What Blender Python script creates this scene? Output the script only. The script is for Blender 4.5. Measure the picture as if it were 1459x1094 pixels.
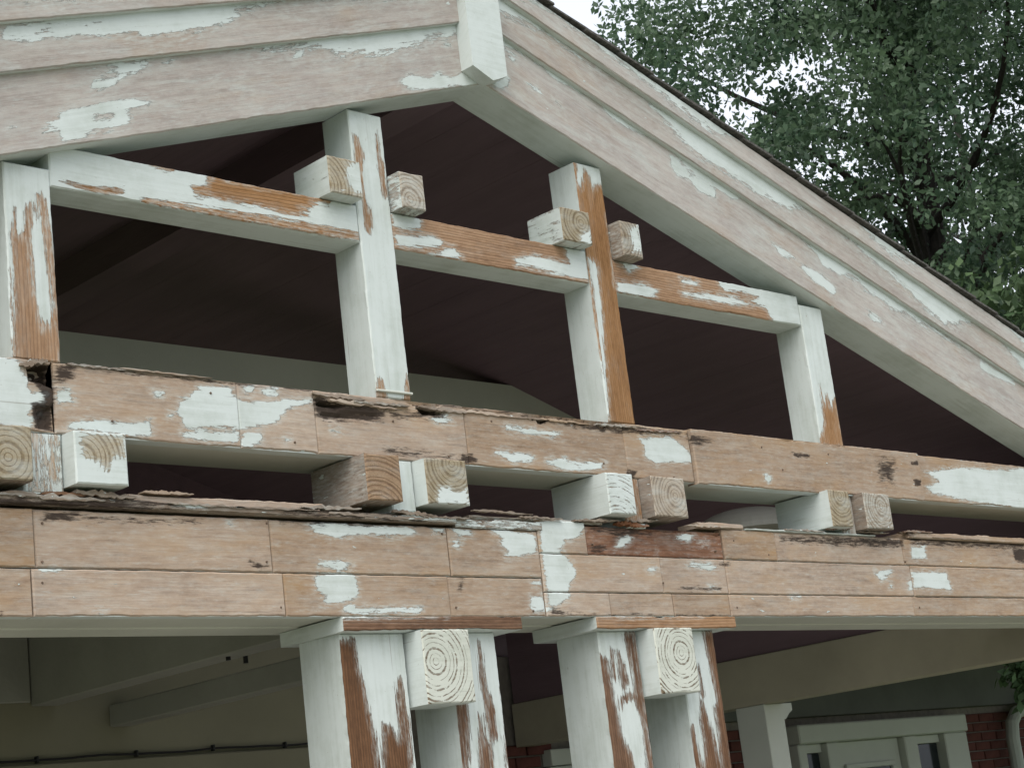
import bpy, math, random
import numpy as np
from mathutils import Matrix, Vector

# ------------------------------------------------------------------ camera, sky, sun, exposure
scene = bpy.context.scene
COL = scene.collection
for _o in list(bpy.data.objects):
    bpy.data.objects.remove(_o)
F, CX, CY = 2614.38, 729.5, 547.0                     # focal length and centre in photo pixels (1459 wide)
RM = np.array([[0.71599179, 0.08716422, 0.69264576],
               [-0.68804294, 0.255986, 0.67901994],
               [-0.11812138, -0.96274273, 0.2432566]])
EYE = np.array([0.0, -4.0471, 1.6])
cam_d = bpy.data.cameras.new('camera')
cam_d.sensor_width = 36.0
cam_d.lens = F / 1459 * 36
cam_d.clip_start, cam_d.clip_end = 0.05, 400
cam = bpy.data.objects.new('camera', cam_d)
COL.objects.link(cam)
m4 = Matrix.Identity(4)
for i in range(3):
    m4[i][0], m4[i][1], m4[i][2], m4[i][3] = RM[i, 0], -RM[i, 1], -RM[i, 2], EYE[i]
cam.matrix_world = m4
scene.camera = cam

SUN_EL, SUN_AZ = math.radians(52), math.radians(240)   # azimuth clockwise from +Y: behind and left of the camera
world = bpy.data.worlds.new('World')
scene.world = world
world.use_nodes = True
wn, wl = world.node_tree.nodes, world.node_tree.links
wn.clear()
w_out = wn.new('ShaderNodeOutputWorld')
w_bg = wn.new('ShaderNodeBackground')
w_hs = wn.new('ShaderNodeHueSaturation')
w_sky = wn.new('ShaderNodeTexSky')
w_sky.sky_type = 'NISHITA'
w_sky.sun_disc = False
w_sky.sun_elevation = SUN_EL
w_sky.sun_rotation = SUN_AZ
w_sky.air_density = 1.0
w_sky.dust_density = 3.5
w_sky.ozone_density = 1.0
w_hs.inputs['Saturation'].default_value = 0.22
w_bg.inputs['Strength'].default_value = 0.15
wl.new(w_sky.outputs[0], w_hs.inputs['Color'])
w_mx = wn.new('ShaderNodeMix'); w_mx.data_type = 'RGBA'
w_mx.inputs[0].default_value = 0.7
w_mx.inputs[7].default_value = (3.5, 3.72, 4.15, 1)          # even cloud deck
wl.new(w_hs.outputs[0], w_mx.inputs[6])
wl.new(w_mx.outputs[2], w_bg.inputs['Color'])
wl.new(w_bg.outputs[0], w_out.inputs['Surface'])

sun_d = bpy.data.lights.new('sun', 'SUN')
sun_d.energy = 1.5
sun_d.angle = math.radians(70)
sun_d.color = (1.0, 0.95, 0.86)
sun = bpy.data.objects.new('sun', sun_d)
COL.objects.link(sun)
sd = Vector((math.sin(SUN_AZ) * math.cos(SUN_EL), math.cos(SUN_AZ) * math.cos(SUN_EL), math.sin(SUN_EL)))
sun.rotation_euler = sd.to_track_quat('Z', 'Y').to_euler()
sun.location = (0, -8, 12)

scene.view_settings.view_transform = 'Standard'
scene.view_settings.look = 'None'
scene.view_settings.gamma = 1.0
scene.view_settings.exposure = 1.0

rng = random.Random(7)
nrs = np.random.RandomState(11)

# ------------------------------------------------------------------ measuring helpers
def ray(px, py):
    return RM @ np.array([px - CX, py - CY, F])
def at(px, py, Y=0.0):
    r = ray(px, py)
    return EYE + r * ((Y - EYE[1]) / r[1])
def rng_pt(px, py, dist):
    r = ray(px, py)
    return EYE + r / np.linalg.norm(r) * dist
def Z(x0, y0, s, pts):
    return [(x0 + x / s, y0 + y / s) for x, y in pts]
z1 = lambda *p: Z(0, 0, 2.918, p)
z2 = lambda *p: Z(400, 0, 2.918, p)
z3 = lambda *p: Z(800, 100, 2.188, p)
z4 = lambda *p: Z(0, 450, 2.432, p)
z5 = lambda *p: Z(400, 500, 2.736, p)
z6 = lambda *p: Z(800, 550, 2.214, p)
z11 = lambda *p: Z(400, 130, 2.187, p)
z12 = lambda *p: Z(0, 180, 2.487, p)
z13 = lambda *p: Z(0, 580, 3.42, p)
z14 = lambda *p: Z(750, 640, 4.169, p)
z15 = lambda *p: Z(620, 0, 5.21, p)
z16 = lambda *p: Z(1100, 560, 3.217, p)
z17 = lambda *p: Z(380, 860, 3.6475, p)
z18 = lambda *p: Z(740, 860, 3.6475, p)
z19 = lambda *p: Z(420, 620, 5.21, p)
z20 = lambda *p: Z(850, 100, 4.863, p)
z22 = lambda *p: Z(0, 0, 4.56, p)

# ------------------------------------------------------------------ material helpers
class NT:
    def __init__(self, name):
        self.m = bpy.data.materials.new(name)
        self.m.use_nodes = True
        self.t = self.m.node_tree
        self.n, self.l = self.t.nodes, self.t.links
        self.n.clear()
        self.out = self.n.new('ShaderNodeOutputMaterial')
        self.b = self.n.new('ShaderNodeBsdfPrincipled')
        self.l.new(self.b.outputs[0], self.out.inputs['Surface'])
        self.b.inputs['Specular IOR Level'].default_value = 0.3
    def put(self, sock, v):
        if isinstance(v, (int, float)):
            sock.default_value = v
        elif isinstance(v, tuple):
            sock.default_value = v if len(v) != 3 or sock.type != 'RGBA' else (*v, 1)
        else:
            self.l.new(v, sock)
    def math(self, op, a, b=0.0, c=None, clamp=False):
        n = self.n.new('ShaderNodeMath'); n.operation = op; n.use_clamp = clamp
        self.put(n.inputs[0], a); self.put(n.inputs[1], b)
        if c is not None: self.put(n.inputs[2], c)
        return n.outputs[0]
    def noise(self, vec, scale=1.0, detail=4.0, rough=0.55, dist=0.0):
        n = self.n.new('ShaderNodeTexNoise')
        self.put(n.inputs['Vector'], vec)
        n.inputs['Scale'].default_value = scale; n.inputs['Detail'].default_value = detail
        n.inputs['Roughness'].default_value = rough; n.inputs['Distortion'].default_value = dist
        return n.outputs['Fac']
    def vscale(self, vec, s):
        n = self.n.new('ShaderNodeVectorMath'); n.operation = 'MULTIPLY'
        self.put(n.inputs[0], vec); n.inputs[1].default_value = s
        return n.outputs[0]
    def ramp(self, fac, stops):
        n = self.n.new('ShaderNodeValToRGB')
        self.put(n.inputs[0], fac)
        e = n.color_ramp.elements
        while len(e) < len(stops): e.new(0.5)
        for k, (p, c) in zip(e, stops):
            k.position = p; k.color = (*c, 1)
        return n.outputs[0]
    def mix(self, fac, a, b, mode='MIX'):
        n = self.n.new('ShaderNodeMix'); n.data_type = 'RGBA'; n.blend_type = mode
        self.put(n.inputs[0], fac); self.put(n.inputs[6], a); self.put(n.inputs[7], b)
        return n.outputs[2]
    def rangemap(self, v, a, b, c=0.0, d=1.0):
        n = self.n.new('ShaderNodeMapRange')
        self.put(n.inputs[0], v)
        for i, x in enumerate((a, b, c, d)): n.inputs[i + 1].default_value = x
        return n.outputs[0]
    def attr(self, name):
        n = self.n.new('ShaderNodeAttribute'); n.attribute_name = name
        return n.outputs['Fac']
    def uv(self):
        n = self.n.new('ShaderNodeUVMap'); n.uv_map = 'UVMap'
        return n.outputs[0]
    def obj(self):
        return self.n.new('ShaderNodeTexCoord').outputs['Object']
    def rand(self):
        return self.n.new('ShaderNodeObjectInfo').outputs['Random']
    def bump(self, h, dist, strength=1.0):
        n = self.n.new('ShaderNodeBump')
        n.inputs['Strength'].default_value = strength; n.inputs['Distance'].default_value = dist
        self.put(n.inputs['Height'], h)
        self.l.new(n.outputs[0], self.b.inputs['Normal'])

PAINT = (0.55, 0.598, 0.583)
def wood(name, dark, mid, light, lines=0.0, ring=False, amp=0.012, fleck=0.70, ringpeel=0.0, paint=PAINT,
         spread=0.11, vary=0.22, linew=620.0, wash=0.0, warm=0.0, esc=(11, 62, 1), film=0.2):
    """Weathered timber: grain, blotches, peeling paint driven by the 'paint' distance field, rot."""
    M = NT(name)
    uv = M.uv()
    grain = M.noise(M.vscale(uv, (5, 85, 1)), 1, 6, 0.62)
    blot = M.noise(M.vscale(uv, (2.3, 7, 1)), 1, 4, 0.55, 0.4)
    fine = M.noise(M.vscale(uv, (20, 420, 1)), 1, 4, 0.65)
    sharp = M.noise(M.vscale(uv, (4, 230, 1)), 1, 5, 0.7)
    mott = M.noise(M.vscale(uv, (26, 60, 1)), 1, 7, 0.75)
    if ring:
        wob = M.noise(uv, 13, 5, 0.65)
        ln = M.n.new('ShaderNodeVectorMath'); ln.operation = 'LENGTH'; M.l.new(uv, ln.inputs[0])
        rr = M.math('ADD', ln.outputs['Value'], M.math('MULTIPLY', wob, 0.013))
        rad1 = M.n.new('ShaderNodeCombineXYZ'); M.l.new(rr, rad1.inputs[0])
        gap = M.noise(rad1.outputs[0], 42, 2, 0.5)
        sn = M.math('SINE', M.math('ADD', M.math('MULTIPLY', rr, 430.0), M.math('MULTIPLY', gap, 13.0)))
        patch = M.noise(uv, 24, 5, 0.7)
        band = M.math('MULTIPLY', M.rangemap(sn, 0.15, 1.0), M.rangemap(patch, 0.32, 0.56, 0.45, 1.0))
        fac = M.math('ADD', M.math('MULTIPLY', band, 0.55), M.math('MULTIPLY', M.noise(uv, 30, 6, 0.7), 0.55))
        col = M.ramp(fac, [(0.15, light), (0.5, mid), (0.95, dark)])
        grit = M.noise(uv, 190, 3, 0.6)
        col = M.mix(M.math('MULTIPLY', M.rangemap(grit, 0.45, 0.75), 0.5), col, dark)
    else:
        fac = M.math('ADD', M.math('ADD', M.math('MULTIPLY', grain, 0.26), M.math('MULTIPLY', sharp, 0.2)), M.math('ADD', M.math('MULTIPLY', blot, 0.26), M.math('MULTIPLY', mott, 0.28)))
        col = M.ramp(fac, [(0.5 - spread, dark), (0.5, mid), (0.5 + spread, light)])
        sep = M.n.new('ShaderNodeSeparateXYZ'); M.l.new(uv, sep.inputs[0])
        if lines:
            wv = M.noise(M.vscale(uv, (1.6, 9, 1)), 1, 2, 0.5)
            ph = M.math('ADD', M.math('MULTIPLY', sep.outputs[1], linew), M.math('MULTIPLY', wv, 16.0))
            sn = M.rangemap(M.math('SINE', ph), 0.1, 1.0)
            col = M.mix(M.math('MULTIPLY', M.math('MULTIPLY', sn, M.rangemap(grain, 0.3, 0.65)), lines), col, dark)
            band = sn
        else:
            band = grain
        col = M.mix(M.math('MULTIPLY', M.rangemap(fine, 0.52, 0.75), 0.35), col, dark)
        ck = M.noise(M.vscale(uv, (2.6, 150, 1)), 1, 3, 0.6)
        col = M.mix(M.rangemap(ck, 0.68, 0.73, 0, 0.7), col, (dark[0] * .35, dark[1] * .32, dark[2] * .3))
    if wash:
        wsh = M.noise(M.vscale(uv, (9, 26, 1)), 1, 5, 0.65)
        col = M.mix(M.math('MULTIPLY', M.rangemap(wsh, 0.42, 0.68), wash), col, (0.50, 0.49, 0.45))
    hot = M.noise(M.vscale(uv, (2.0, 6.5, 1)), 1, 5, 0.6, 0.6)
    if warm: col = M.mix(M.rangemap(hot, 0.5, 0.72, 0, warm), col, (0.385, 0.25, 0.135))
    bl2 = M.noise(M.vscale(uv, (3.1, 4.3, 1)), 1, 5, 0.6)
    col = M.mix(M.rangemap(bl2, 0.35, 0.7, 0, 0.28), col, (mid[0] * .72, mid[1] * .74, mid[2] * .80))
    vv = M.n.new('ShaderNodeHueSaturation')
    M.l.new(col, vv.inputs['Color'])
    M.put(vv.inputs['Value'], M.rangemap(M.rand(), 0, 1, 1 - vary, 1 + vary * .6))
    M.put(vv.inputs['Saturation'], M.rangemap(M.rand(), 0, 1, 1.12, 0.86))
    col = vv.outputs[0]
    # peeling edge
    e1 = M.noise(M.vscale(uv, esc), 1, 7, 0.74)
    e2 = M.noise(M.vscale(uv, (60, 210, 1)), 1, 3, 0.6)
    a = M.attr('paint')
    m = M.math('ADD', a, M.math('MULTIPLY', M.math('SUBTRACT', e1, 0.5), amp * 4))
    m = M.math('ADD', m, M.math('MULTIPLY', M.math('SUBTRACT', e2, 0.5), 0.012))
    if ring:
        m = M.math('SUBTRACT', m, M.math('MULTIPLY', band, ringpeel))
    fn = M.noise(M.vscale(uv, (4.5, 19, 1)), 1, 8, 0.72, 0.3)
    fn2 = M.noise(M.vscale(uv, (30, 120, 1)), 1, 5, 0.7)
    near = M.math('MULTIPLY', M.rangemap(m, -0.022, 0.0), M.rangemap(fn2, 0.40, 0.62, 0, 0.75))
    flm_ = M.math('MULTIPLY', M.rangemap(fn, 0.50, 0.63, 0, film), M.rangemap(fn2, 0.3, 0.6, 0.35, 1.0))
    col = M.mix(M.math('MAXIMUM', near, flm_), col, (paint[0] * .92, paint[1] * .92, paint[2] * .91))
    fl = M.noise(M.vscale(uv, (16, 48, 1)), 1, 3, 0.55)
    flm = M.rangemap(fl, fleck, fleck + 0.01)
    pm = M.math('MAXIMUM', M.rangemap(m, -0.0007, 0.0007), flm)
    chip = M.noise(M.vscale(uv, (11, 70, 1)), 1, 4, 0.6, 0.3)
    pm = M.math('MULTIPLY', pm, M.rangemap(chip, 0.735, 0.745, 1, 0))
    dirt = M.math('ADD', M.math('MULTIPLY', M.noise(uv, 4.5, 7, 0.7), 0.65), M.math('MULTIPLY', M.noise(M.vscale(uv, (3, 55, 1)), 1, 5, 0.65), 0.35))
    pcol = M.ramp(dirt, [(0.34, (paint[0] * .76, paint[1] * .77, paint[2] * .73)), (0.53, paint), (0.8, (paint[0] * 1.07, paint[1] * 1.07, paint[2] * 1.08))])
    crk = M.noise(M.vscale(uv, (2.5, 150, 1)), 1, 2, 0.5)
    pcol = M.mix(M.rangemap(crk, 0.70, 0.735, 0, 0.55), pcol, (0.22, 0.2, 0.17))
    speck = M.noise(uv, 130, 2, 0.5)
    pcol = M.mix(M.rangemap(speck, 0.70, 0.76, 0, 0.6), pcol, (0.25, 0.24, 0.2))
    col = M.mix(pm, col, pcol)
    rot = M.math('ADD', M.attr('rot'), M.math('MULTIPLY', M.math('SUBTRACT', M.noise(M.vscale(uv, (16, 120, 1)), 1, 7, 0.78), 0.5), 2.2))
    rm = M.math('MULTIPLY', M.rangemap(rot, 0.45, 0.72, 0, 0.94), M.rangemap(M.attr('rot'), 0.0, 0.15))
    col = M.mix(rm, col, (0.028, 0.018, 0.013))
    M.put(M.b.inputs['Base Color'], col)
    M.put(M.b.inputs['Roughness'], M.rangemap(pm, 0, 1, 0.86, 0.55))
    h = M.math('ADD', M.math('MULTIPLY', pm, 1.0), M.math('MULTIPLY', M.math('SUBTRACT', 1.0, pm),
        M.math('ADD', M.math('MULTIPLY', band if ring or lines else grain, -0.45), M.math('MULTIPLY', fine, 0.35))))
    h = M.math('ADD', h, M.math('MULTIPLY', M.noise(uv, 60, 2), 0.12))
    h = M.math('ADD', h, M.math('MULTIPLY', M.noise(M.vscale(uv, (6, 160, 1)), 1, 3), 0.22))
    M.bump(h, 0.0019, 0.9)
    return M.m

W = {}
W['rake'] = wood('pale_sanded_wood', (0.265, 0.23, 0.205), (0.385, 0.342, 0.312), (0.47, 0.425, 0.39), amp=0.014, fleck=0.73, vary=0.06, wash=0.4, warm=0.35, film=0.5)
W['tan'] = wood('tan_sanded_wood', (0.20, 0.138, 0.095), (0.35, 0.255, 0.182), (0.45, 0.35, 0.262), amp=0.014, fleck=0.715, vary=0.14, wash=0.16, warm=0.8, film=0.22)
W['orange'] = wood('orange_bare_wood', (0.155, 0.078, 0.036), (0.31, 0.175, 0.088), (0.42, 0.26, 0.15), lines=0.55, amp=0.016, fleck=0.76, vary=0.1, film=0.12, esc=(6, 80, 1))
W['brown'] = wood('brown_bare_wood', (0.05, 0.026, 0.014), (0.15, 0.078, 0.042), (0.26, 0.15, 0.088), lines=0.7, amp=0.020, fleck=0.80, vary=0.1, film=0.0, esc=(3.5, 95, 1))
W['red'] = wood('reddish_wet_wood', (0.08, 0.033, 0.018), (0.20, 0.092, 0.048), (0.30, 0.16, 0.09), lines=0.35, amp=0.014, fleck=0.72, vary=0.05, linew=300)
W['grey'] = wood('grey_weathered_wood', (0.10, 0.074, 0.054), (0.23, 0.175, 0.132), (0.35, 0.285, 0.23), amp=0.012, fleck=0.66, vary=0.15, wash=0.2)
W['ring_ochre'] = wood('ochre_end_grain', (0.13, 0.095, 0.058), (0.30, 0.242, 0.155), (0.45, 0.395, 0.295), ring=True, wash=0.35, film=0.35, amp=0.008, fleck=0.70, ringpeel=0.010)
W['ring_grey'] = wood('grey_end_grain', (0.13, 0.095, 0.065), (0.27, 0.215, 0.155), (0.40, 0.34, 0.265), ring=True, wash=0.45, film=0.4, amp=0.010, fleck=0.66, ringpeel=0.012)
W['ring_brown'] = wood('brown_end_grain', (0.105, 0.06, 0.032), (0.22, 0.135, 0.075), (0.33, 0.225, 0.135), ring=True, amp=0.006, fleck=0.74, ringpeel=0.006)
W['ring_paint'] = wood('painted_end_grain', (0.09, 0.06, 0.036), (0.20, 0.15, 0.095), (0.32, 0.27, 0.19), ring=True, amp=0.010, fleck=0.80, ringpeel=0.040, paint=(0.53, 0.55, 0.49))

def plain(name, col, var=0.12, rough=0.7, scale=3.0, bump=0.0, stretch=(1, 1, 1), spec=0.3):
    M = NT(name)
    v = M.vscale(M.obj(), stretch)
    n = M.noise(v, scale, 5, 0.6)
    c = M.ramp(n, [(0.3, tuple(x * (1 - var) for x in col)), (0.7, tuple(x * (1 + var) for x in col))])
    M.put(M.b.inputs['Base Color'], c)
    M.b.inputs['Roughness'].default_value = rough
    M.b.inputs['Specular IOR Level'].default_value = spec
    if bump: M.bump(M.noise(v, scale * 9, 4, 0.6), bump)
    return M.m
W['inner'] = plain('shaded_grey_green_paint', (0.48, 0.49, 0.43), 0.10, 0.6, 2.0, 0.002)
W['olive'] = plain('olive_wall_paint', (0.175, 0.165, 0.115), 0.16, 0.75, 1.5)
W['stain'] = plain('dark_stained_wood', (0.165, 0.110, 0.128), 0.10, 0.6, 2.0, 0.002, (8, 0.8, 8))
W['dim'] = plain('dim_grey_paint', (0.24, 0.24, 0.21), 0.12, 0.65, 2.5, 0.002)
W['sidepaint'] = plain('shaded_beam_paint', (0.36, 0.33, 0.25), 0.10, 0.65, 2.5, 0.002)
W['slate'] = plain('dark_grey_frieze_paint', (0.11, 0.115, 0.105), 0.15, 0.7, 2.5)
W['ridgepaint'] = plain('ridge_block_paint', (0.50, 0.545, 0.53), 0.06, 0.6, 3.0)
W['trimw'] = plain('white_trim_paint', (0.50, 0.52, 0.47), 0.06, 0.55, 2.0)
W['black'] = plain('black_rubber', (0.012, 0.012, 0.013), 0.2, 0.5)
W['shingle'] = plain('dark_asphalt_shingle', (0.09, 0.086, 0.08), 0.5, 0.95, 60.0, 0.003)
W['rust'] = plain('rusty_nail', (0.13, 0.09, 0.065), 0.4, 0.8, 40.0)
W['brick'] = plain('red_brick', (0.105, 0.036, 0.030), 0.35, 0.9, 9.0, 0.004)
W['mortar'] = plain('grey_mortar', (0.19, 0.17, 0.15), 0.2, 0.95, 20.0)
W['glass'] = plain('dark_window_glass', (0.02, 0.025, 0.03), 0.2, 0.12, 1.0, 0, (1, 1, 1), 0.3)
W['lamp'] = plain('frosted_lamp_glass', (0.42, 0.41, 0.36), 0.05, 0.4, 2.0)
W['concrete'] = plain('porch_concrete', (0.27, 0.26, 0.24), 0.2, 0.9, 5.0, 0.003)
W['bounce'] = plain('bounce_slab_concrete', (0.31, 0.29, 0.245), 0.12, 0.9, 1.2, 0.003)  # pale surface of the added slab that bounces light upward
W['bark'] = plain('dark_tree_bark', (0.035, 0.030, 0.026), 0.4, 0.95, 8.0, 0.02, (4, 4, 1))
W['metal'] = plain('painted_metal_pipe', (0.40, 0.43, 0.39), 0.05, 0.45)

def leafmat(name, c0, c1, trans):
    M = NT(name)
    a = M.attr('lv')
    c = M.ramp(a, [(0.0, c0), (1.0, c1)])
    M.put(M.b.inputs['Base Color'], c)
    M.b.inputs['Roughness'].default_value = 0.45
    M.b.inputs['Specular IOR Level'].default_value = 0.4
    tr = M.n.new('ShaderNodeBsdfTranslucent'); M.l.new(c, tr.inputs[0])
    mx = M.n.new('ShaderNodeMixShader'); mx.inputs[0].default_value = trans
    M.l.new(M.b.outputs[0], mx.inputs[1]); M.l.new(tr.outputs[0], mx.inputs[2])
    M.l.new(mx.outputs[0], M.out.inputs['Surface'])
    return M.m
W['leaf_dark'] = leafmat('oak_leaf', (0.030, 0.064, 0.040), (0.13, 0.20, 0.11), 0.45)
W['leaf_light'] = leafmat('bright_leaf', (0.032, 0.066, 0.028), (0.10, 0.155, 0.07), 0.3)
W['leaf_shrub'] = leafmat('shrub_leaf', (0.05, 0.11, 0.045), (0.16, 0.26, 0.13), 0.2)

def grass_mat():
    M = NT('lawn')
    n = M.noise(M.obj(), 0.8, 8, 0.7)
    M.put(M.b.inputs['Base Color'], M.ramp(n, [(0.3, (0.045, 0.075, 0.022)), (0.7, (0.10, 0.135, 0.045))]))
    M.b.inputs['Roughness'].default_value = 0.95
    return M.m
W['grass'] = grass_mat()

# ------------------------------------------------------------------ object helpers
def tag(o, label=None, cat=None, group=None, kind=None):
    if label: o['label'] = label
    if cat: o['category'] = cat
    if group: o['group'] = group
    if kind: o['kind'] = kind
    return o
def empty(name, loc=(0, 0, 0)):
    o = bpy.data.objects.new(name, None)
    o.empty_display_size = 0.1
    COL.objects.link(o)
    o.location = loc
    return o
def link_mesh(name, verts, faces, mat, parent=None, uvs=None, attrs=None):
    me = bpy.data.meshes.new(name)
    me.from_pydata([tuple(v) for v in verts], [], faces)
    if uvs is not None:
        lay = me.uv_layers.new(name='UVMap')
        vi = np.empty(len(me.loops), dtype=np.int32)
        me.loops.foreach_get('vertex_index', vi)
        lay.data.foreach_set('uv', np.asarray(uvs, dtype=np.float32)[vi].ravel())
    for k, v in (attrs or {}).items():
        me.attributes.new(k, 'FLOAT', 'POINT').data.foreach_set('value', np.asarray(v, dtype=np.float32))
    me.materials.append(mat)
    me.update()
    o = bpy.data.objects.new(name, me)
    COL.objects.link(o)
    if parent is not None:
        o.parent = parent
        o.matrix_parent_inverse = Matrix.Translation(parent.location).inverted()
    return o
BOXF = [(0, 3, 2, 1), (4, 5, 6, 7), (0, 1, 5, 4), (1, 2, 6, 5), (2, 3, 7, 6), (3, 0, 4, 7)]
def bevel_box_data(x0, x1, y0, y1, z0, z1, b=0.004):
    vs, fs = [], []
    b = min(b, (x1 - x0) * .3, (y1 - y0) * .3, (z1 - z0) * .3)
    X, Y_, Z_ = (x0, x1), (y0, y1), (z0, z1)
    idx = {}
    for i in (0, 1):
        for j in (0, 1):
            for k in (0, 1):
                for ax in range(3):
                    p = [X[i], Y_[j], Z_[k]]
                    s = [1 - 2 * i, 1 - 2 * j, 1 - 2 * k]
                    q = [p[a] + (0 if a == ax else s[a] * b) for a in range(3)]
                    idx[(i, j, k, ax)] = len(vs); vs.append(q)
    def quad(ks): fs.append(tuple(idx[k] for k in ks))
    for ax in range(3):
        for s in (0, 1):
            o1, o2 = [a for a in range(3) if a != ax]
            ring = []
            for (u, v) in ((0, 0), (1, 0), (1, 1), (0, 1)):
                c = [0, 0, 0]; c[ax] = s; c[o1] = u; c[o2] = v
                ring.append((*c, ax))
            flip = (s == 0) ^ (ax == 1)
            quad(ring[::-1] if flip else ring)
    for ax in range(3):
        o1, o2 = [a for a in range(3) if a != ax]
        for u in (0, 1):
            for v in (0, 1):
                ring = []
                for (e, fa) in ((0, o1), (1, o1), (1, o2), (0, o2)):
                    c = [0, 0, 0]; c[ax] = e; c[o1] = u; c[o2] = v
                    ring.append((*c, fa))
                quad(ring)
    for i in (0, 1):
        for j in (0, 1):
            for k in (0, 1):
                quad([(i, j, k, 0), (i, j, k, 1), (i, j, k, 2)])
    return vs, fs
def box(name, x0, x1, y0, y1, z0, z1, mat, parent=None, b=0.004, uv=True):
    vs, fs = bevel_box_data(x0, x1, y0, y1, z0, z1, b)
    o = link_mesh(name, vs, fs, W[mat], parent, uvs=[(v[0] + v[1], v[2] + v[1]) for v in vs])
    return o
def prism(name, poly, y0, y1, mat, parent=None, paintval=0.05):
    """Outline in (x, z), extruded from y0 (front) to y1."""
    n = len(poly)
    vs = [(x, y0, z) for x, z in poly] + [(x, y1, z) for x, z in poly]
    fs = [tuple(range(n)), tuple(range(2 * n - 1, n - 1, -1))] + [(i, i + n, (i + 1) % n + n, (i + 1) % n) for i in range(n)]
    return link_mesh(name, vs, fs, W[mat], parent, uvs=[(v[0] + v[1] * .7, v[2] + v[1] * .7) for v in vs], attrs={'paint': [paintval] * (2 * n), 'rot': [0.0] * (2 * n)})

def sdf(poly, P):
    """Signed distance (positive inside) of points P (n,2) to polygon."""
    poly = np.asarray(poly)
    d = np.full(len(P), 1e9)
    inside = np.zeros(len(P), bool)
    for i in range(len(poly)):
        a, b = poly[i], poly[(i + 1) % len(poly)]
        ab = b - a
        t = np.clip(((P - a) @ ab) / max(ab @ ab, 1e-12), 0, 1)
        d = np.minimum(d, np.hypot(*(P - a - t[:, None] * ab).T))
        c = ((a[1] > P[:, 1]) != (b[1] > P[:, 1]))
        den = b[1] - a[1] if abs(b[1] - a[1]) > 1e-12 else 1e-12
        inside ^= c & (P[:, 0] < (b[0] - a[0]) * (P[:, 1] - a[1]) / den + a[0])
    return np.where(inside, d, -d)
def vnoise(x, seed):
    r = np.random.RandomState(seed).rand(4096)
    i = np.floor(x).astype(int); f = x - i
    f = f * f * (3 - 2 * f)
    return r[i % 4096] * (1 - f) + r[(i + 1) % 4096] * f
_seed = [100]
def timber(name, O, U, V, L, H, T, mat, paint=(), bare=(), base=-0.03, side=0.03, rot=(), dent=(), parent=None,
           res=0.012, ch=0.004, rag_t=0.0, rag_b=0.0, ring=None, taper=None, edge=0.0012, side_mat=None, topband=None):
    """A piece of timber: finely meshed front face (U along the grain, V across, outward U x V), worn edges, sides T deep."""
    _seed[0] += 7
    sdn = _seed[0]
    O, U, V = np.array(O, float), np.array(U, float), np.array(V, float)
    U /= np.linalg.norm(U); V /= np.linalg.norm(V)
    Wn = np.cross(U, V)
    nu, nv = max(2, int(round(L / res))), max(2, int(round(H / res)))
    us = np.concatenate([[0], np.linspace(ch, L - ch, nu), [L]])
    vs = np.concatenate([[0], np.linspace(ch, H - ch, nv), [H]])
    gu, gv = np.meshgrid(us, vs, indexing='ij')
    nU, nV = gu.shape
    P2 = np.stack([gu.ravel(), gv.ravel()], 1)
    Yp = O[1]
    def to_uv(poly):
        r = []
        for (px, py) in poly:
            rr = ray(px, py)
            t = ((O - EYE) @ Wn) / (rr @ Wn)
            p = EYE + rr * t - O
            r.append((p @ U, p @ V))
        return np.array(r)
    pv = np.full(len(P2), base)
    for p in paint: pv = np.maximum(pv, np.clip(sdf(to_uv(p), P2), -0.03, 0.03))
    if topband: pv = np.maximum(pv, np.clip((P2[:, 1] - H * topband) * .35 + (vnoise(P2[:, 0] * 2.6, sdn) - .62) * .05, -0.03, 0.012))
    for p in bare: pv = np.minimum(pv, np.clip(-sdf(to_uv(p), P2) - (.007 if mat == 'brown' else .002), -0.03, 0.03))
    rv = np.zeros(len(P2))
    for item in rot:
        p, s = item if isinstance(item, tuple) and isinstance(item[1], float) else (item, 0.02)
        rv = np.maximum(rv, np.clip(sdf(to_uv(p), P2) / s + 0.5, 0, 1))
    w = np.zeros(len(P2))
    for p, dep in dent:
        w -= dep * np.clip(sdf(to_uv(p), P2) / 0.012 + 0.3, 0, 1) * (0.75 + 0.5 * vnoise(P2[:, 0] * 60 + P2[:, 1] * 131, sdn))
    w = w.reshape(nU, nV)
    bd = np.zeros((nU, nV), bool); bd[0] = bd[-1] = True; bd[:, 0] = bd[:, -1] = True
    w[bd] -= ch
    uu, ww = gu.copy(), gv.copy()
    # worn, uneven edges
    jt = (vnoise(us * 40, sdn + 1) - .5) * 2 + (vnoise(us * 140, sdn + 2) - .5)
    jb = (vnoise(us * 40, sdn + 3) - .5) * 2 + (vnoise(us * 140, sdn + 4) - .5)
    wt = np.clip((vs - H * .5) / (H * .5), 0, 1) ** 3
    wb = np.clip((H * .5 - vs) / (H * .5), 0, 1) ** 3
    chp = np.maximum(0, vnoise(us * 9, sdn + 5) - .45) * 2 * (0.5 + vnoise(us * 70, sdn + 6))
    chb = np.maximum(0, vnoise(us * 9, sdn + 7) - .45) * 2 * (0.5 + vnoise(us * 70, sdn + 8))
    ww += (jt * edge - rag_t * chp)[:, None] * wt[None, :] + (jb * edge + rag_b * chb)[:, None] * wb[None, :]
    w[:, -1] -= rag_t * chp * 0.7
    w[:, 0] -= rag_b * chb * 0.7
    if taper is not None:
        uu, ww = taper(uu, ww)
    pts = O + uu.ravel()[:, None] * U + ww.ravel()[:, None] * V + w.ravel()[:, None] * Wn
    fu, fw = (gu, gv) if taper is None else taper(gu.copy(), gv.copy())
    flat = O + fu.ravel()[:, None] * U + fw.ravel()[:, None] * V
    idx = np.arange(nU * nV).reshape(nU, nV)
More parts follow.
